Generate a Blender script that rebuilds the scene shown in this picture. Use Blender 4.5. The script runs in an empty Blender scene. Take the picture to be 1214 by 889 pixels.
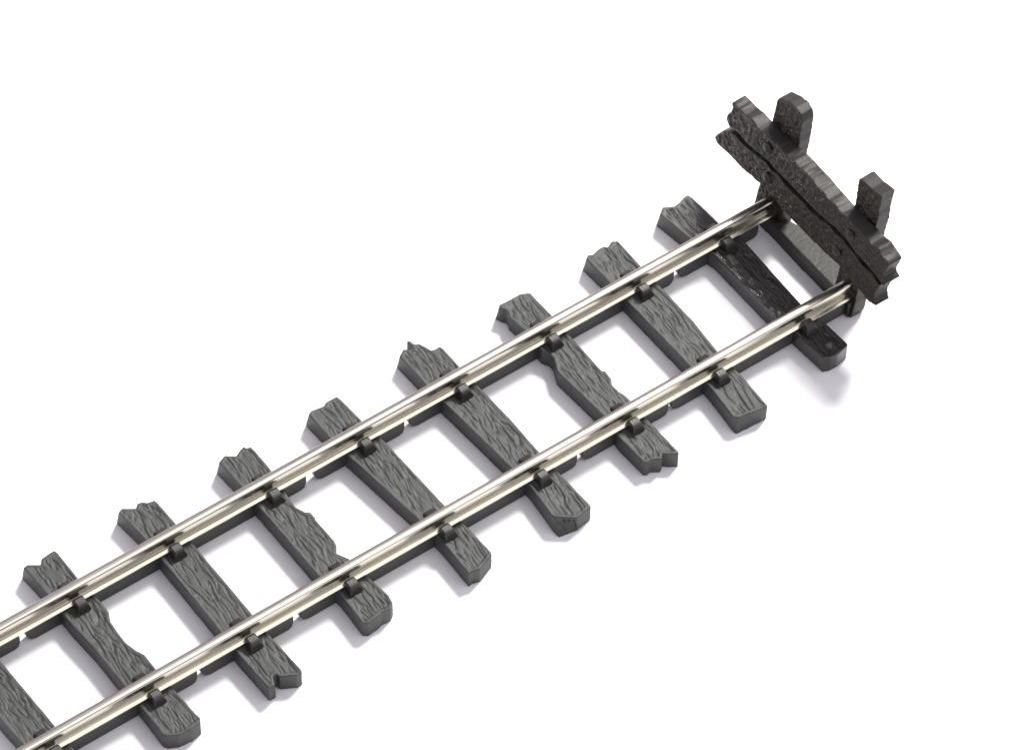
import bpy, bmesh, math
import numpy as np
from mathutils import Matrix, Vector

# One Blender unit = 1 mm: a close-up of a model railway track.
scene = bpy.context.scene
scene.unit_settings.system = 'METRIC'
scene.unit_settings.scale_length = 0.001
C = scene.collection

SLEEPERS=[
 [ (-41.27,3.49),(-40.93,-3.67),(-43.71,-3.58),(-43.94,-0.91) ],
 [ (-35.67,9.41),(-35.27,9.47),(-34.46,8.91),(-34.13,9.35),(-33.35,9.44),(-32.98,9.46),(-32.89,9.13),(-32.83,6.30),(-32.53,3.52),(-32.56,2.54),(-32.89,1.78),(-32.95,0.74),(-32.95,-0.43),(-32.70,-1.41),(-32.38,-2.07),(-32.34,-3.61),(-32.04,-8.41),(-31.96,-8.91),(-32.13,-9.22),(-32.95,-9.36),(-34.04,-9.27),(-34.80,-8.87),(-34.98,-8.57),(-34.99,-6.20),(-35.07,-3.33),(-35.14,0.27),(-35.40,3.14),(-35.46,6.23) ],
 [ (-27.27,9.63),(-26.87,9.81),(-26.00,9.21),(-25.66,9.52),(-25.32,9.47),(-25.00,9.16),(-24.47,9.07),(-24.39,8.74),(-24.28,6.38),(-23.93,-6.10),(-23.69,-9.60),(-23.76,-9.82),(-24.22,-9.85),(-25.34,-9.25),(-25.42,-8.93),(-25.70,-8.92),(-25.98,-9.68),(-26.54,-9.64),(-26.74,-6.19),(-26.95,6.31) ],
 [ (-18.64,9.23),(-17.94,9.51),(-17.24,8.98),(-16.68,9.30),(-16.30,9.43),(-16.22,9.20),(-15.87,9.07),(-15.83,8.60),(-15.79,6.40),(-16.01,4.08),(-16.15,3.21),(-16.14,2.56),(-15.78,1.78),(-15.49,1.58),(-15.48,0.93),(-15.57,1.41),(-15.53,0.42),(-15.45,-1.54),(-15.54,-2.00),(-15.95,-2.57),(-15.41,-3.57),(-15.10,-6.20),(-14.83,-7.84),(-14.96,-8.59),(-15.36,-8.88),(-16.11,-8.84),(-16.53,-8.96),(-17.45,-9.05),(-17.80,-8.81),(-17.73,-5.75),(-18.19,-3.34),(-18.39,3.57) ],
 [ (-10.68,9.11),(-10.30,9.29),(-9.26,9.12),(-8.94,9.34),(-7.96,9.34),(-7.87,8.95),(-7.65,6.37),(-7.31,3.80),(-6.90,-3.62),(-6.61,-6.27),(-6.44,-8.93),(-6.53,-9.19),(-7.01,-9.38),(-7.98,-9.77),(-8.49,-9.62),(-8.93,-9.63),(-8.92,-6.06),(-10.59,6.20) ],
 [ (-1.91,9.76),(-1.31,10.12),(-0.56,9.77),(-0.34,10.36),(-0.12,10.55),(-0.14,10.11),(-0.01,9.91),(0.27,9.27),(0.42,8.83),(0.75,8.78),(1.14,8.83),(1.24,8.45),(1.30,6.32),(1.69,-0.20),(1.71,-3.49),(1.85,-6.08),(2.06,-9.67),(2.02,-9.86),(0.60,-10.10),(-0.69,-9.17),(-0.89,-8.82),(-0.67,-5.86),(-1.83,6.46) ],
 [ (6.97,9.27),(7.19,9.47),(7.81,9.44),(8.46,9.45),(9.02,9.46),(9.28,9.36),(9.64,9.19),(9.81,9.03),(9.79,8.83),(9.92,6.34),(9.94,3.64),(10.01,-0.11),(10.20,-0.28),(10.14,-1.13),(9.88,-1.62),(9.93,-2.43),(10.09,-2.84),(10.16,-3.37),(10.22,-6.20),(10.37,-9.51),(10.27,-9.65),(9.60,-9.24),(9.45,-9.09),(9.30,-8.93),(9.03,-9.23),(8.84,-9.31),(8.31,-8.95),(8.06,-8.93),(7.84,-8.99),(7.63,-8.79),(7.43,-5.90),(7.64,-3.92),(7.15,1.74),(7.37,2.26),(7.70,3.04),(7.67,3.51),(7.34,4.07),(7.34,6.37),(7.12,8.12),(7.30,8.49),(7.31,8.73),(7.09,9.04) ],
 [ (15.27,9.34),(15.62,9.57),(15.95,9.39),(16.64,9.57),(17.12,9.59),(17.31,9.34),(17.90,9.63),(18.35,9.36),(18.35,8.97),(18.37,6.29),(18.55,-0.17),(18.38,-3.67),(18.53,-6.46),(18.47,-9.63),(18.46,-9.89),(18.01,-9.87),(15.99,-9.51),(15.64,-9.23),(15.87,-6.07),(15.38,6.39) ],
 [ (22.60,9.67),(23.19,10.09),(24.00,9.66),(24.54,9.75),(25.20,10.01),(25.54,9.96),(25.65,9.59),(25.85,6.27),(26.45,5.95),(26.36,-3.60),(26.82,-6.18),(27.00,-8.55),(26.94,-8.77),(25.76,-9.02),(25.13,-8.98),(24.64,-8.77),(24.34,-5.40),(23.92,-3.79),(23.70,3.88),(23.06,6.32) ],
]
UPPER= [(10.26, 10.08), (9.62, 10.15), (8.84, 10.15), (8.0, 10.3), (7.35, 10.34), (6.7, 10.37), (6.05, 10.4), (5.29, 10.43), (4.27, 10.59), (3.29, 10.63), (1.61, 10.8), (0.62, 10.76), (-0.35, 10.81), (-1.36, 10.68), (-2.35, 10.64), (-3.33, 10.6), (-4.27, 10.73), (-5.48, 10.7), (-6.44, 10.8), (-7.31, 10.75), (-8.01, 10.9), (-8.58, 10.74), (-9.15, 10.57), (-9.4, 10.43), (-9.28, 9.78), (-9.14, 9.22), (-9.22, 8.86), (-9.69, 8.69), (-9.64, 8.5), (-9.34, 8.1), (-8.33, 8.28), (-7.48, 8.31), (-6.62, 8.34), (-5.86, 8.38), (-5.06, 8.57), (-4.5, 8.66), (-3.31, 8.71), (-1.41, 8.32), (-0.35, 8.22), (0.73, 8.21), (1.81, 8.19), (2.9, 8.17), (3.96, 8.08), (4.98, 8.18), (5.8, 8.13), (6.93, 7.86), (7.78, 7.74), (8.24, 7.79), (9.03, 7.83), (9.97, 7.58), (10.32, 7.88), (10.5, 8.15), (10.48, 8.5), (10.1, 9.23), (10.09, 9.62)]
LOWER= [(11.33, 5.2), (10.9, 6.0), (10.4, 6.8), (10.0, 7.25), (9.6, 7.42), (9.0, 7.48), (8.3, 7.44), (7.54, 7.46), (6.8, 7.58), (6.0, 7.82), (5.08, 7.94), (3.82, 7.93), (2.53, 7.84), (1.29, 7.87), (0.1, 7.89), (-1.15, 8.07), (-3.3, 8.37), (-4.35, 8.46), (-5.12, 8.38), (-5.89, 8.27), (-6.78, 8.16), (-7.87, 8.06), (-9.18, 7.9), (-9.04, 7.37), (-8.9, 6.75), (-8.89, 6.24), (-9.07, 5.98), (-9.29, 5.69), (-8.85, 5.49), (-8.35, 5.39), (-7.15, 5.51), (-6.14, 5.59), (-4.34, 5.7), (-2.6, 5.45), (-0.79, 5.43), (1.13, 5.32), (2.35, 5.26), (2.94, 5.43), (4.17, 5.52), (5.59, 5.44), (5.89, 5.34), (6.45, 5.35), (7.07, 5.16), (7.6, 5.09), (9.54, 5.03), (10.3, 4.91), (10.96, 4.87)]
FPOST= [(6.8, 1.0), (6.71, 3.21), (6.88, 10.59), (6.85, 12.66), (6.64, 13.0), (5.55, 13.53), (4.72, 13.65), (4.1, 13.47), (3.82, 12.88), (3.66, 11.09)]
NPOST= [(-3.48, 11.09), (-3.31, 12.64), (-3.27, 13.36), (-3.36, 13.59), (-3.88, 13.64), (-4.71, 13.68), (-5.99, 13.99), (-6.02, 13.51), (-5.98, 12.9), (-6.03, 12.0), (-6.14, 11.06), (-5.92, 3.41), (-6.03, 1.84), (-6.0, 1.01), (-5.9, 0.01)]

# ------------------------------------------------------------------ helpers
def smooth(a, b, x):
    t = np.clip((x - a) / (b - a), 0, 1)
    return t * t * (3 - 2 * t)

def vnoise(x, y, seed):
    """2-D gradient noise, about -1..1."""
    xi = np.floor(x).astype(np.int64); yi = np.floor(y).astype(np.int64)
    fx = x - xi; fy = y - yi
    def grad(ix, iy, dx, dy):
        h = (ix * 374761393 + iy * 668265263 + seed * 1442695041) & 0x7fffffff
        h = ((h ^ (h >> 13)) * 1274126177) & 0x7fffffff
        h = h ^ (h >> 16)
        a = (h & 0xffff) / 65536.0 * 2 * math.pi
        return np.cos(a) * dx + np.sin(a) * dy
    u = fx ** 3 * (fx * (fx * 6 - 15) + 10); v = fy ** 3 * (fy * (fy * 6 - 15) + 10)
    n00 = grad(xi, yi, fx, fy); n10 = grad(xi + 1, yi, fx - 1, fy)
    n01 = grad(xi, yi + 1, fx, fy - 1); n11 = grad(xi + 1, yi + 1, fx - 1, fy - 1)
    return 1.5 * ((n00 * (1 - u) + n10 * u) * (1 - v) + (n01 * (1 - u) + n11 * u) * v)

def fbm(x, y, seed, oct=3):
    s = 0; a = 1.0; f = 1.0
    for i in range(oct):
        s = s + a * vnoise(x * f, y * f, seed + 17 * i); a *= .5; f *= 2.03
    return s

def outline_dist(pts, poly):
    """distance of each 2-D point to a closed outline"""
    P = np.array(poly); d = np.full(len(pts), 1e9)
    for i in range(len(P)):
        a = P[i]; b = P[(i + 1) % len(P)]; ab = b - a
        L = ab @ ab
        if L < 1e-12: continue
        t = np.clip(((pts - a) @ ab) / L, 0, 1)
        q = pts - (a + t[:, None] * ab)
        d = np.minimum(d, np.hypot(q[:, 0], q[:, 1]))
    return d

def new_obj(name, me, mat, parent=None):
    o = bpy.data.objects.new(name, me)
    C.objects.link(o)
    if mat: me.materials.append(mat)
    if parent: o.parent = parent
    return o

def solid(bottom, top):
    """bmesh prism between two matching 3-D loops"""
    bm = bmesh.new()
    b = [bm.verts.new(v) for v in bottom]; t = [bm.verts.new(v) for v in top]
    n = len(b)
    bm.faces.new(t); bm.faces.new(b[::-1])
    for i in range(n):
        bm.faces.new((b[i], b[(i + 1) % n], t[(i + 1) % n], t[i]))
    bmesh.ops.recalc_face_normals(bm, faces=bm.faces)
    return bm

def moulded(bm, voxel, rounds=2):
    """closed bmesh -> even quads with softly rounded moulded edges (verts, faces)"""
    me = bpy.data.meshes.new('tmp'); bm.to_mesh(me); bm.free()
    o = bpy.data.objects.new('tmp', me); C.objects.link(o)
    m = o.modifiers.new('r', 'REMESH'); m.mode = 'VOXEL'; m.voxel_size = voxel
    s = o.modifiers.new('s', 'SMOOTH'); s.factor = .5; s.iterations = rounds
    dg = bpy.context.evaluated_depsgraph_get()
    out = bpy.data.meshes.new_from_object(o.evaluated_get(dg))
    bpy.data.objects.remove(o); bpy.data.meshes.remove(me)
    return out

def coords(me):
    v = np.empty(len(me.vertices) * 3); me.vertices.foreach_get('co', v)
    n = np.empty(len(me.vertices) * 3); me.vertices.foreach_get('normal', n)
    return v.reshape(-1, 3), n.reshape(-1, 3)

def put(me, v, sm=True):
    me.vertices.foreach_set('co', v.ravel().astype(np.float32))
    me.polygons.foreach_set('use_smooth', [sm] * len(me.polygons)); me.update()

def grain(a, b, seed, dens=1.0):
    """0..1 depth of carved wood-grain cracks; a runs across, b along the timber"""
    wx = a + .22 * vnoise(a * .7, b * .34, seed + 5) + .09 * vnoise(a * 2.0, b * 1.0, seed + 6)
    def ridge(fa, fb, sd, w):                            # thin closed cracks where the noise changes sign
        return 1 - smooth(.0, w, np.abs(vnoise(wx * fa, b * fb, sd)))
    c1 = ridge(1.9 * dens, .24, seed, .24)
    c2 = ridge(3.3 * dens, .46, seed + 9, .30)
    brk1 = smooth(-.30, .15, vnoise(a * 1.6, b * .50, seed + 31))
    brk2 = smooth(-.25, .25, vnoise(a * 1.9, b * .70, seed + 35))
    var = .5 + .5 * smooth(-.4, .4, vnoise(a * .8, b * .30, seed + 41))
    fine = smooth(.25, .8, vnoise(wx * 6.5, b * 1.0, seed + 77))
    return np.clip(np.maximum(c1 * brk1, .85 * c2 * brk2) * var + .34 * fine, 0, 1)

# ------------------------------------------------------------------ materials
def nodes(name):
    m = bpy.data.materials.new(name); m.use_nodes = True
    nt = m.node_tree; b = nt.nodes['Principled BSDF']
    return m, nt, b

def plastic(name, col, col2, rough, spec, bump, scale=6.0, fine=22.0):
    m, nt, b = nodes(name)
    tc = nt.nodes.new('ShaderNodeTexCoord')
    n1 = nt.nodes.new('ShaderNodeTexNoise'); n1.inputs['Scale'].default_value = .55; n1.inputs['Detail'].default_value = 5
    r1 = nt.nodes.new('ShaderNodeMix'); r1.data_type = 'RGBA'
    r1.inputs[6].default_value = (*col, 1); r1.inputs[7].default_value = (*col2, 1)
    nt.links.new(tc.outputs['Object'], n1.inputs['Vector'])
    nt.links.new(n1.outputs['Fac'], r1.inputs[0]); nt.links.new(r1.outputs[2], b.inputs['Base Color'])
    n2 = nt.nodes.new('ShaderNodeTexNoise'); n2.inputs['Scale'].default_value = scale; n2.inputs['Detail'].default_value = 4
    nt.links.new(tc.outputs['Object'], n2.inputs['Vector'])
    mr = nt.nodes.new('ShaderNodeMapRange'); mr.inputs[3].default_value = rough - .1; mr.inputs[4].default_value = rough + .12
    nt.links.new(n2.outputs['Fac'], mr.inputs[0]); nt.links.new(mr.outputs[0], b.inputs['Roughness'])
    n3 = nt.nodes.new('ShaderNodeTexNoise'); n3.inputs['Scale'].default_value = fine; n3.inputs['Detail'].default_value = 3
    nt.links.new(tc.outputs['Object'], n3.inputs['Vector'])
    add = nt.nodes.new('ShaderNodeMath'); add.operation = 'ADD'
    nt.links.new(n2.outputs['Fac'], add.inputs[0]); nt.links.new(n3.outputs['Fac'], add.inputs[1])
    bp = nt.nodes.new('ShaderNodeBump'); bp.inputs['Strength'].default_value = bump; bp.inputs['Distance'].default_value = .05
    nt.links.new(add.outputs[0], bp.inputs['Height']); nt.links.new(bp.outputs[0], b.inputs['Normal'])
    b.inputs['Specular IOR Level'].default_value = spec
    return m

M_grey = plastic('grey_plastic', (.038, .040, .0385), (.048, .0505, .048), .48, .42, .35)
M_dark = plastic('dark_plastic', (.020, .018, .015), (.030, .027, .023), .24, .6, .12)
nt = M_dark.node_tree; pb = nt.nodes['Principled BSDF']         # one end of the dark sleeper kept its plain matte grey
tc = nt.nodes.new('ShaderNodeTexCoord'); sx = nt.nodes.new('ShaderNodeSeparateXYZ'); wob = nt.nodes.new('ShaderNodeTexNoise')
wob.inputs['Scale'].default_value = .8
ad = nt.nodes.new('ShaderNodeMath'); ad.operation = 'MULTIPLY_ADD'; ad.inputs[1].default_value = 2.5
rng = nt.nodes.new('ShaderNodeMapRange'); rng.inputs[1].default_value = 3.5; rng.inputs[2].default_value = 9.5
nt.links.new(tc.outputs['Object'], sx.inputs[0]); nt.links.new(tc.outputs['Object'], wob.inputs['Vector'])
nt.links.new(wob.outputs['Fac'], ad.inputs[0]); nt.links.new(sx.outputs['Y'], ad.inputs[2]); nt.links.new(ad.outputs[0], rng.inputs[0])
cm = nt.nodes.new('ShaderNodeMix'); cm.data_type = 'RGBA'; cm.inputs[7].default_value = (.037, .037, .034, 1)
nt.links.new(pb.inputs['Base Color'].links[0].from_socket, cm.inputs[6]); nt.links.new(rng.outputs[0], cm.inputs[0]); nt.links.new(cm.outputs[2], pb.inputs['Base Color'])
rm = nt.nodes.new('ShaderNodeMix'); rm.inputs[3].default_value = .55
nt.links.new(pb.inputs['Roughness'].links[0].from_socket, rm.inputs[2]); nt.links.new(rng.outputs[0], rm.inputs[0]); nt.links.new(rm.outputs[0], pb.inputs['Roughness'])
M_clip = plastic('clip_plastic', (.026, .024, .021), (.038, .036, .033), .36, .5, .35)
M_buff = plastic('brown_plastic', (.016, .014, .012), (.026, .023, .020), .46, .38, .3)
M_pit = plastic('pitted_brown_plastic', (.0145, .0100, .0065), (.0235, .016, .0105), .40, .42, .9, 2.6, 6.0)
[n for n in M_pit.node_tree.nodes if n.type == 'BUMP'][0].inputs['Distance'].default_value = .11
nt = M_pit.node_tree; pb = nt.nodes['Principled BSDF']           # small wet-looking spots in the pits
tc = nt.nodes.new('ShaderNodeTexCoord'); nz = nt.nodes.new('ShaderNodeTexNoise'); nz.inputs['Scale'].default_value = 2.6; nz.inputs['Detail'].default_value = 2
mr = nt.nodes.new('ShaderNodeMapRange'); mr.inputs[1].default_value = .52; mr.inputs[2].default_value = .58; mr.inputs[3].default_value = .55; mr.inputs[4].default_value = .12
nt.links.new(tc.outputs['Object'], nz.inputs['Vector']); nt.links.new(nz.outputs['Fac'], mr.inputs[0]); nt.links.new(mr.outputs[0], pb.inputs['Roughness'])

def metal(name):
    m, nt, b = nodes(name)
    b.inputs['Metallic'].default_value = 1
    tc = nt.nodes.new('ShaderNodeTexCoord')
    mp = nt.nodes.new('ShaderNodeMapping'); mp.inputs['Scale'].default_value = (.045, 9, 9)
    nt.links.new(tc.outputs['Object'], mp.inputs[0])
    n = nt.nodes.new('ShaderNodeTexNoise'); n.inputs['Scale'].default_value = 1; n.inputs['Detail'].default_value = 4
    nt.links.new(mp.outputs[0], n.inputs['Vector'])
    mix = nt.nodes.new('ShaderNodeMix'); mix.data_type = 'RGBA'
    mix.inputs[6].default_value = (.52, .49, .405, 1); mix.inputs[7].default_value = (.73, .70, .605, 1)
    nt.links.new(n.outputs['Fac'], mix.inputs[0]); nt.links.new(mix.outputs[2], b.inputs['Base Color'])
    mr = nt.nodes.new('ShaderNodeMapRange'); mr.inputs[3].default_value = .14; mr.inputs[4].default_value = .30
    nt.links.new(n.outputs['Fac'], mr.inputs[0]); nt.links.new(mr.outputs[0], b.inputs['Roughness'])
    bp = nt.nodes.new('ShaderNodeBump'); bp.inputs['Strength'].default_value = .25; bp.inputs['Distance'].default_value = .03
    nt.links.new(n.outputs['Fac'], bp.inputs['Height']); nt.links.new(bp.outputs[0], b.inputs['Normal'])
    return m
M_rail = metal('nickel_silver')

def paper(name):
    m, nt, b = nodes(name)
    tc = nt.nodes.new('ShaderNodeTexCoord')
    n = nt.nodes.new('ShaderNodeTexNoise'); n.inputs['Scale'].default_value = 1.5; n.inputs['Detail'].default_value = 4
    nt.links.new(tc.outputs['Object'], n.inputs['Vector'])
    mix = nt.nodes.new('ShaderNodeMix'); mix.data_type = 'RGBA'
    mix.inputs[6].default_value = (.84, .835, .84, 1); mix.inputs[7].default_value = (.87, .865, .87, 1)
    nt.links.new(n.outputs['Fac'], mix.inputs[0]); nt.links.new(mix.outputs[2], b.inputs['Base Color'])
    b.inputs['Roughness'].default_value = .9; b.inputs['Specular IOR Level'].default_value = .1
    return m
M_paper = paper('white_paper')

# ------------------------------------------------------------------ setting
bm = bmesh.new()
vs = [bm.verts.new(v) for v in ((-3000, -3000, -.012), (3000, -3000, -.012), (3000, 3000, -.012), (-3000, 3000, -.012))]
bm.faces.new(vs)
me = bpy.data.meshes.new('ground'); bm.to_mesh(me); bm.free()
ground = new_obj('ground', me, M_paper)
ground['kind'] = 'structure'
ground['label'] = 'plain white studio paper sheet under the track'

# ------------------------------------------------------------------ track
track = bpy.data.objects.new('model_track', None); C.objects.link(track)
track['label'] = 'straight narrow gauge model railway track with bright metal rails on rough dark grey sleepers'
track['category'] = 'model track'

ZT = 1.75                                                # sleeper top
GY = 4.95                                                # rail centre line
SLEEPERS[0] = [(-44.05, 9.2), (-43.6, 9.5), (-42.4, 9.3), (-41.7, 9.5), (-41.4, 9.1), (-41.27, 3.49), (-40.93, -3.67),
               (-40.75, -9.0), (-41.1, -9.4), (-42.3, -9.3), (-43.0, -9.5), (-43.4, -9.1), (-43.71, -3.58), (-43.94, -.91)]
SLEEPERS[5][2:6] = [(-.62, 9.70), (-.66, 10.10), (-.74, 10.45), (-.66, 10.62), (-.48, 10.60), (-.40, 10.40), (-.32, 10.05)]
BASE = {5: {22: (-.86, -9.85), 23: (-.92, -9.3)},        # ends cut on a slant: the foot of the cut stands further out
        7: {16: (15.75, -9.75), 17: (15.62, -9.5)},
        4: {}, }
SL_LABEL = {1: 'sleeper with a hollow worn into one long side', 2: 'sleeper with a deep narrow split in its near end',
            3: 'sleeper with a chunk bitten out of its side near both rails', 4: 'straight sleeper with a bevelled near end',
            5: 'sleeper with a thin splinter at its far end', 6: 'crooked sleeper with notched sides and a cleft near end',
            7: 'straight sleeper with a clean square near end', 8: 'darker glossy sleeper next to the buffer stop'}
CHX = [(-42.35, -42.15), (-34.0, -33.75), (-25.65, -25.4), (-17.0, -16.7), (-8.8, -8.25), (.05, .42), (8.45, 8.92), (16.95, 17.0), (25.0, 25.35)]

def make_sleeper(i, poly):
    over = BASE.get(i, {})
    bot = [(over.get(k, p)[0], over.get(k, p)[1], 0) for k, p in enumerate(poly)]
    bot = [(x - .10 * (y > 8.6) * (k < 3), y + .32 * (y > 8.6) * (k < 3), z) for k, (x, y, z) in enumerate(bot)]   # far ends flare outwards
    top = [(p[0], p[1], ZT) for p in poly]
    me = moulded(solid(bot, top), .055, 3)
    v, n = coords(me)
    d = outline_dist(v[:, :2], poly)
    up = smooth(.75, .95, n[:, 2]) * smooth(ZT - .35, ZT - .15, v[:, 2])
    rim = smooth(.16, .34, d + .07 * vnoise(v[:, 0] * 1.6, v[:, 1] * 1.1, 400 + i))
    g = grain(v[:, 0] - .03 * v[:, 1], v[:, 1], 100 + 13 * i)
    v[:, 2] -= up * rim * ((.16 if i == 8 else .112) * g + .015) - up * .018 * fbm(v[:, 0] * 1.1, v[:, 1] * .5, 900 + i, 2)
    side = (1 - smooth(.2, .6, np.abs(n[:, 2])))
    s = .022 * vnoise(v[:, 0] * .9 + v[:, 1] * .9, v[:, 2] * .8, 50 + i)
    v[:, 0] += side * s * n[:, 0]; v[:, 1] += side * s * n[:, 1]
    if i == 5:                                           # end grain showing on the slanted cut
        e = smooth(-9.0, -9.25, v[:, 1]) * side * smooth(.25, .5, v[:, 2]) * smooth(.9, .5, np.abs(v[:, 0] + .1)) * smooth(1.5, 1.3, v[:, 2])
        q = .17 * e * smooth(-.1, .35, vnoise(v[:, 0] * 4.2 + .5 * v[:, 2], v[:, 2] * .9, 77))
        v -= q[:, None] * n
    put(me, v)
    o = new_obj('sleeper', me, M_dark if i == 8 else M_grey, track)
    if i in SL_LABEL: o['label'] = SL_LABEL[i]
    return o

def clip_mesh(kind):
    """spike-headed chair that grips the rail foot; origin on the rail centre line at sleeper-top height"""
    if kind == 'inner':
        prof = [(-.36, .30), (-.36, .60), (-.60, .88), (-1.16, .86), (-1.36, .64), (-1.50, .12), (-1.56, -.1), (-.36, -.1)]
        w0, w1 = .50, .40
    else:
        prof = [(.36, .30), (.36, .48), (.70, .62), (1.10, .50), (1.62, .14), (1.72, -.1), (.36, -.1)]
        w0, w1 = .48, .36
    a = [(-(w0 if z < .4 else w1), y, z) for y, z in prof]
    b = [(+(w0 if z < .4 else w1), y, z) for y, z in prof]
    bm = solid(a, b)
    bmesh.ops.bevel(bm, geom=list(bm.edges), offset=.07, segments=1, affect='EDGES')
    me = bpy.data.meshes.new('rail_clip'); bm.to_mesh(me); bm.free()
    me.materials.append(M_clip)
    return me
CLIP = {k: clip_mesh(k) for k in ('inner', 'outer')}
for i, poly in enumerate(SLEEPERS):
    s = make_sleeper(i, poly)
    for ry, x in ((GY, CHX[i][0]), (-GY, CHX[i][1])):
        for k in ('inner', 'outer'):
            o = bpy.data.objects.new('rail_clip', CLIP[k]); C.objects.link(o)
            o.parent = s
            o.location = (x, ry, ZT - .02)

# rails: foot, web and head drawn as one section, run along x
def rail(y0, x0, x1):
    h = 3.56
    half = [(.48, ZT + .005), (.575, ZT + .18), (.57, ZT + .21), (.545, ZT + .23)]
    half += [(.27, ZT + .33), (.20, ZT + .34), (.165, ZT + .37), (.165, h - .86), (.18, h - .80), (.225, h - .75), (.31, h - .70), (.345, h - .67), (.36, h - .63)]
    half += [(.36, h - .22)]
    for k in range(1, 8):                                    # rounded shoulder, then a slightly crowned running face
        t = k / 8 * math.radians(82)
        half.append((.19 + .17 * math.cos(t), h - .03 - .19 + .19 * math.sin(t)))
    half += [(.18, h - .022), (.12, h - .010), (.05, h - .002)]
    sec = half + [(-a, b) for a, b in half[::-1]]
    bm = bmesh.new()
    xs = [x0, x1]; rings = []
    for x in xs:
        rings.append([bm.verts.new((x, y0 + a, b)) for a, b in sec])
    n = len(sec)
    for r, q in zip(rings, rings[1:]):
        for k in range(n):
            bm.faces.new((r[k], r[(k + 1) % n], q[(k + 1) % n], q[k]))
    bm.faces.new(rings[0]); bm.faces.new(rings[-1][::-1])
    bmesh.ops.recalc_face_normals(bm, faces=bm.faces)
    me = bpy.data.meshes.new('rail'); bm.to_mesh(me); bm.free()
    me.polygons.foreach_set('use_smooth', [True] * len(me.polygons))
    me.set_sharp_from_angle(angle=math.radians(28))
    return new_obj('rail', me, M_rail, track)
rail(GY, -47, 30.0); rail(-GY, -47, 30.0)

# webs that join the sleepers under the rails, with a gap in every other pair of bays
def edge_x(i, y, side):
    P = SLEEPERS[i]; xs = []
    for k in range(len(P)):
        (ax, ay), (bx, by) = P[k], P[(k + 1) % len(P)]
        if (ay - y) * (by - y) < 0: xs.append(ax + (bx - ax) * (y - ay) / (by - ay))
    return max(xs) if side > 0 else min(xs)
def strip(y, xa, xb, cut_a, cut_b):
    z0, z1, w = .012, ZT - .03, .335
    lo = [(xa, z1), (xa, z0), (xb, z0), (xb, z1)]
    loop = []
    if cut_a: loop += [(xa, z1), (xa + .05, z0 + .75), (xa + .35, z0 + .2), (xa + .8, z0)]
    else: loop += [(xa, z1), (xa, z0)]
    if cut_b: loop += [(xb - .5, z0), (xb - .15, z0 + .15), (xb, z0 + .6), (xb, z1)]
    else: loop += [(xb, z0), (xb, z1)]
    bm = solid([(x, y - w, z) for x, z in loop], [(x, y + w, z) for x, z in loop])
    bmesh.ops.bevel(bm, geom=[e for e in bm.edges if abs(e.verts[0].co.y - e.verts[1].co.y) < .01], offset=.06, segments=2, affect='EDGES')
    me = bpy.data.meshes.new('connecting_strip'); bm.to_mesh(me); bm.free()
    me.polygons.foreach_set('use_smooth', [True] * len(me.polygons))
    me.set_sharp_from_angle(angle=math.radians(40))
    new_obj('connecting_strip', me, M_grey, track)
GAPS = {GY: {0: (-39.13, -38.15), 3: (-14.04, -12.88), 4: (-5.13, -4.28), 7: (20.13, 20.93), 8: (28.3, None)},
        -GY: {1: (-30.08, -29.32), 2: (-21.71, -20.73), 5: (3.88, 4.67), 6: (12.38, 13.0)}}
for y in (GY, -GY):
    for i in range(9):
        a = edge_x(i, y, 1) - .2
        b = edge_x(i + 1, y, -1) + .2 if i < 8 else 29.7
        if i in GAPS[y]:
            g0, g1 = GAPS[y][i]
            strip(y, a, g0 + .2, False, True)
            if g1 is not None: strip(y, g1 - .25, b, True, False)
        else:
            strip(y, a, b, False, False)

# ------------------------------------------------------------------ buffer stop
buffer = bpy.data.objects.new('buffer_stop', None); C.objects.link(buffer)
buffer.location = (29.9, 0, 0)
buffer['label'] = 'dark brown buffer stop of two stacked planks on two posts closing the track end'
buffer['category'] = 'buffer stop'
INV = Matrix.Translation((-29.9, 0, 0))

def plank(name, poly, x0, m, thick, voxel, seed, along, depth=.10, wavy=1.0):
    """timber whose front face is a (y, z) outline on the leaning plane x = x0 + m z"""
    fr = [(x0 + m * z, y, z) for y, z in poly]
    bk = [(x0 + m * z + thick, y, z) for y, z in poly]
    me = moulded(solid(fr, bk), voxel, 2)
    v, n = coords(me)
    yz = v[:, 1:]
    d = outline_dist(yz, poly)
    front = smooth(.6, .9, -n[:, 0])
    rim = smooth(.08, .25, d)
    a, b = (yz[:, 1], yz[:, 0]) if along == 'y' else (yz[:, 0], yz[:, 1])
    g = grain(a, b, seed, 1.15)
    pit = smooth(-.1, .6, vnoise(a * 3.4, b * 2.6, seed + 3))
    lump = fbm(a * 2.2, b * 1.6, seed + 8, 3)
    v[:, 0] += front * rim * (depth * g + .10 * pit + .07 * lump)
    rest = 1 - smooth(.5, .8, np.abs(n[:, 0]))                      # steps across the edges of the timber
    st = wavy * (.15 * vnoise(b * .95, v[:, 0] * .3, seed + 21) + .03 * vnoise(b * 3.0, v[:, 0] * .8, seed + 22))
    v[:, 1] += rest * st * n[:, 1]; v[:, 2] += rest * st * n[:, 2]
    v[:, 0] -= 29.9
    put(me, v)
    o = new_obj(name, me, M_buff, buffer)
    me.materials.append(M_pit)
    pn = np.empty(len(me.polygons) * 3); me.polygons.foreach_get('normal', pn)
    me.polygons.foreach_set('material_index', (pn[::3] < -.55).astype(np.int32))
    return o

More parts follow.
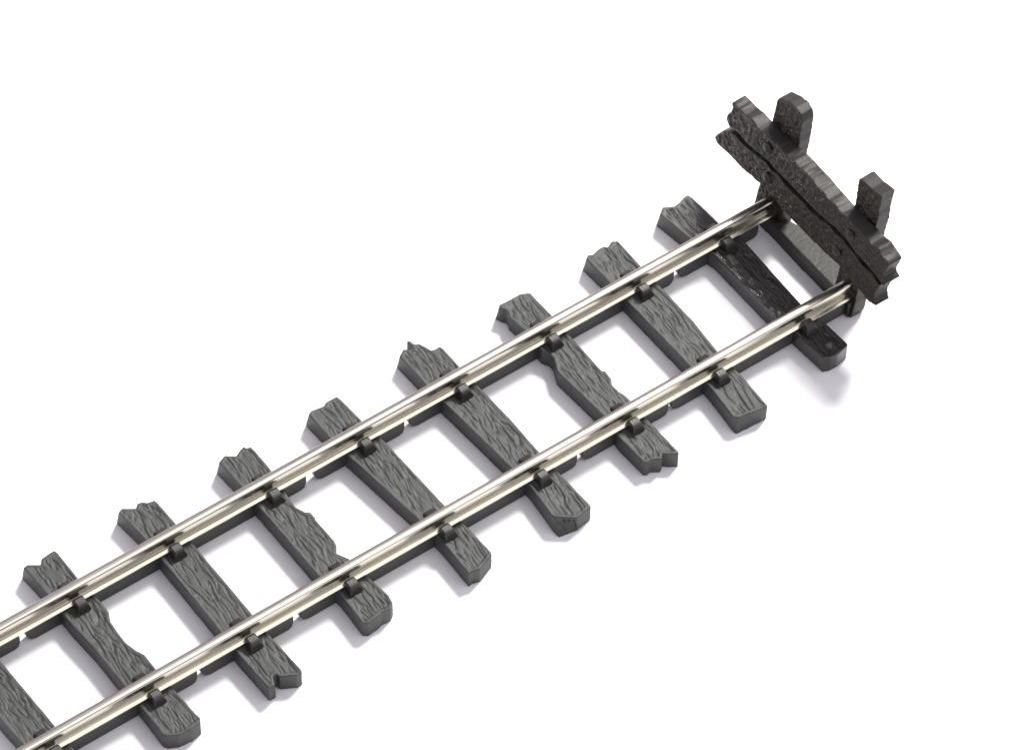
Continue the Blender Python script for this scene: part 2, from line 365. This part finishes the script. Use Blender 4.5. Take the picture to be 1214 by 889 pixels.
BX = 29.28 - .127 * 8.5
UPPER = [(y, z + .10 if z < 8.75 and -8.5 < y < 9.5 else z) for y, z in UPPER]
LOWER = [(y, z - .08 if z > 7.3 and y > -8.5 else z) for y, z in LOWER]
up = plank('plank', UPPER, BX, .127, 1.34, .085, 301, 'y')
up['label'] = 'upper plank with a forked near end'
low = plank('plank', LOWER, BX, .127, 1.30, .085, 351, 'y')
low['label'] = 'lower plank set further out at its far end'
FP = [(3.62, .0), (6.75, .0)] + FPOST + [(3.62, 5.0)]
NP = NPOST + [(-3.5, .0), (-3.5, 5.0)]
plank('post', FP, 29.5, .127, 1.25, .085, 411, 'z', wavy=.35)
plank('post', NP, 29.5, .127, 1.25, .085, 431, 'z', wavy=.5)

# beam on the ground between the posts
bpoly = [(29.36, -5.7), (29.40, -3.0), (29.32, 0.0), (29.30, 3.0), (29.2, 5.6), (30.35, 5.6), (30.5, 3.6), (30.95, 2.4), (31.5, .8), (31.6, -2.0), (31.5, -4.2), (30.5, -5.7)]
me = moulded(solid([(x, y, 0) for x, y in bpoly], [(x, y, ZT) for x, y in bpoly]), .085, 2)
v, n = coords(me)
v[:, 2] -= smooth(.7, .9, n[:, 2]) * (.012 * grain(v[:, 1] * .6, v[:, 0], 611))
v[:, 0] -= 29.9
put(me, v)
new_obj('base_beam', me, M_buff, buffer)

# bolt heads on the planks
for y, z, par in ((5.45, 9.5, up), (4.75, 6.75, low), (-4.0, 6.9, low), (-5.0, 9.6, up)):
    bm = bmesh.new()
    bmesh.ops.create_cone(bm, cap_ends=True, segments=24, radius1=.52, radius2=.40, depth=.5)
    bmesh.ops.bevel(bm, geom=[e for e in bm.edges if len(e.link_faces) == 2 and e.calc_face_angle(0) > .6], offset=.12, segments=3, affect='EDGES')
    bm.transform(Matrix.Translation((BX + .127 * z - 29.9 - .02, y, z)) @ Matrix.Rotation(-math.pi / 2 + .12, 4, 'Y'))
    me = bpy.data.meshes.new('bolt_head'); bm.to_mesh(me); bm.free()
    me.polygons.foreach_set('use_smooth', [True] * len(me.polygons))
    new_obj('bolt_head', me, M_buff, par)

# ------------------------------------------------------------------ light
w = bpy.data.worlds.new('World'); scene.world = w; w.use_nodes = True
bg = w.node_tree.nodes['Background']
bg.inputs[0].default_value = (1.0, .935, 1.10, 1); bg.inputs[1].default_value = .47

def disk_light(az, el, dist, size, power, col, aim=(-8, 0, 0)):
    L = bpy.data.lights.new('disk_light', 'AREA'); L.shape = 'DISK'; L.size = size; L.energy = power; L.color = col
    o = bpy.data.objects.new('disk_light', L); C.objects.link(o)
    az, el = math.radians(az), math.radians(el)
    d = Vector((math.cos(az) * math.cos(el), math.sin(az) * math.cos(el), math.sin(el)))
    o.location = d * dist + Vector(aim)
    o.rotation_euler = d.to_track_quat('Z', 'Y').to_euler()
    return o
disk_light(22, 52, 800, 170, 1.0e7, (1, .985, .95))              # main light
disk_light(-50, 66, 900, 900, 2.6e6, (1, 1, .97))                 # big dim overhead light, added to put a bright reflection on the rail feet
disk_light(152, 11, 700, 14, 8e5, (1, 1, 1))                      # small low lamp added on the camera side for sparkle on the rough planks
# ------------------------------------------------------------------ camera
cam = bpy.data.cameras.new('camera'); co = bpy.data.objects.new('camera', cam); C.objects.link(co)
r = Vector((0.81961334, -0.57281432, 0.01085004)); u = Vector((0.45626392, 0.66406624, 0.59231686)); b = Vector((-0.34649273, -0.48052032, 0.80563206))
mw = Matrix(((r.x, u.x, b.x, -118.71545), (r.y, u.y, b.y, -166.91952), (r.z, u.z, b.z, 287.38275), (0, 0, 0, 1)))
co.matrix_world = mw
cam.sensor_width = 36; cam.sensor_fit = 'HORIZONTAL'; cam.lens = 36 * 5523.8943 / 1214
cam.clip_start = 1; cam.clip_end = 8000
scene.camera = co

scene.render.engine = 'CYCLES'
scene.cycles.max_bounces = 8
scene.view_settings.view_transform = 'Standard'; scene.view_settings.look = 'None'
scene.view_settings.exposure = 0; scene.view_settings.gamma = 1; scene.view_settings.use_curve_mapping = False
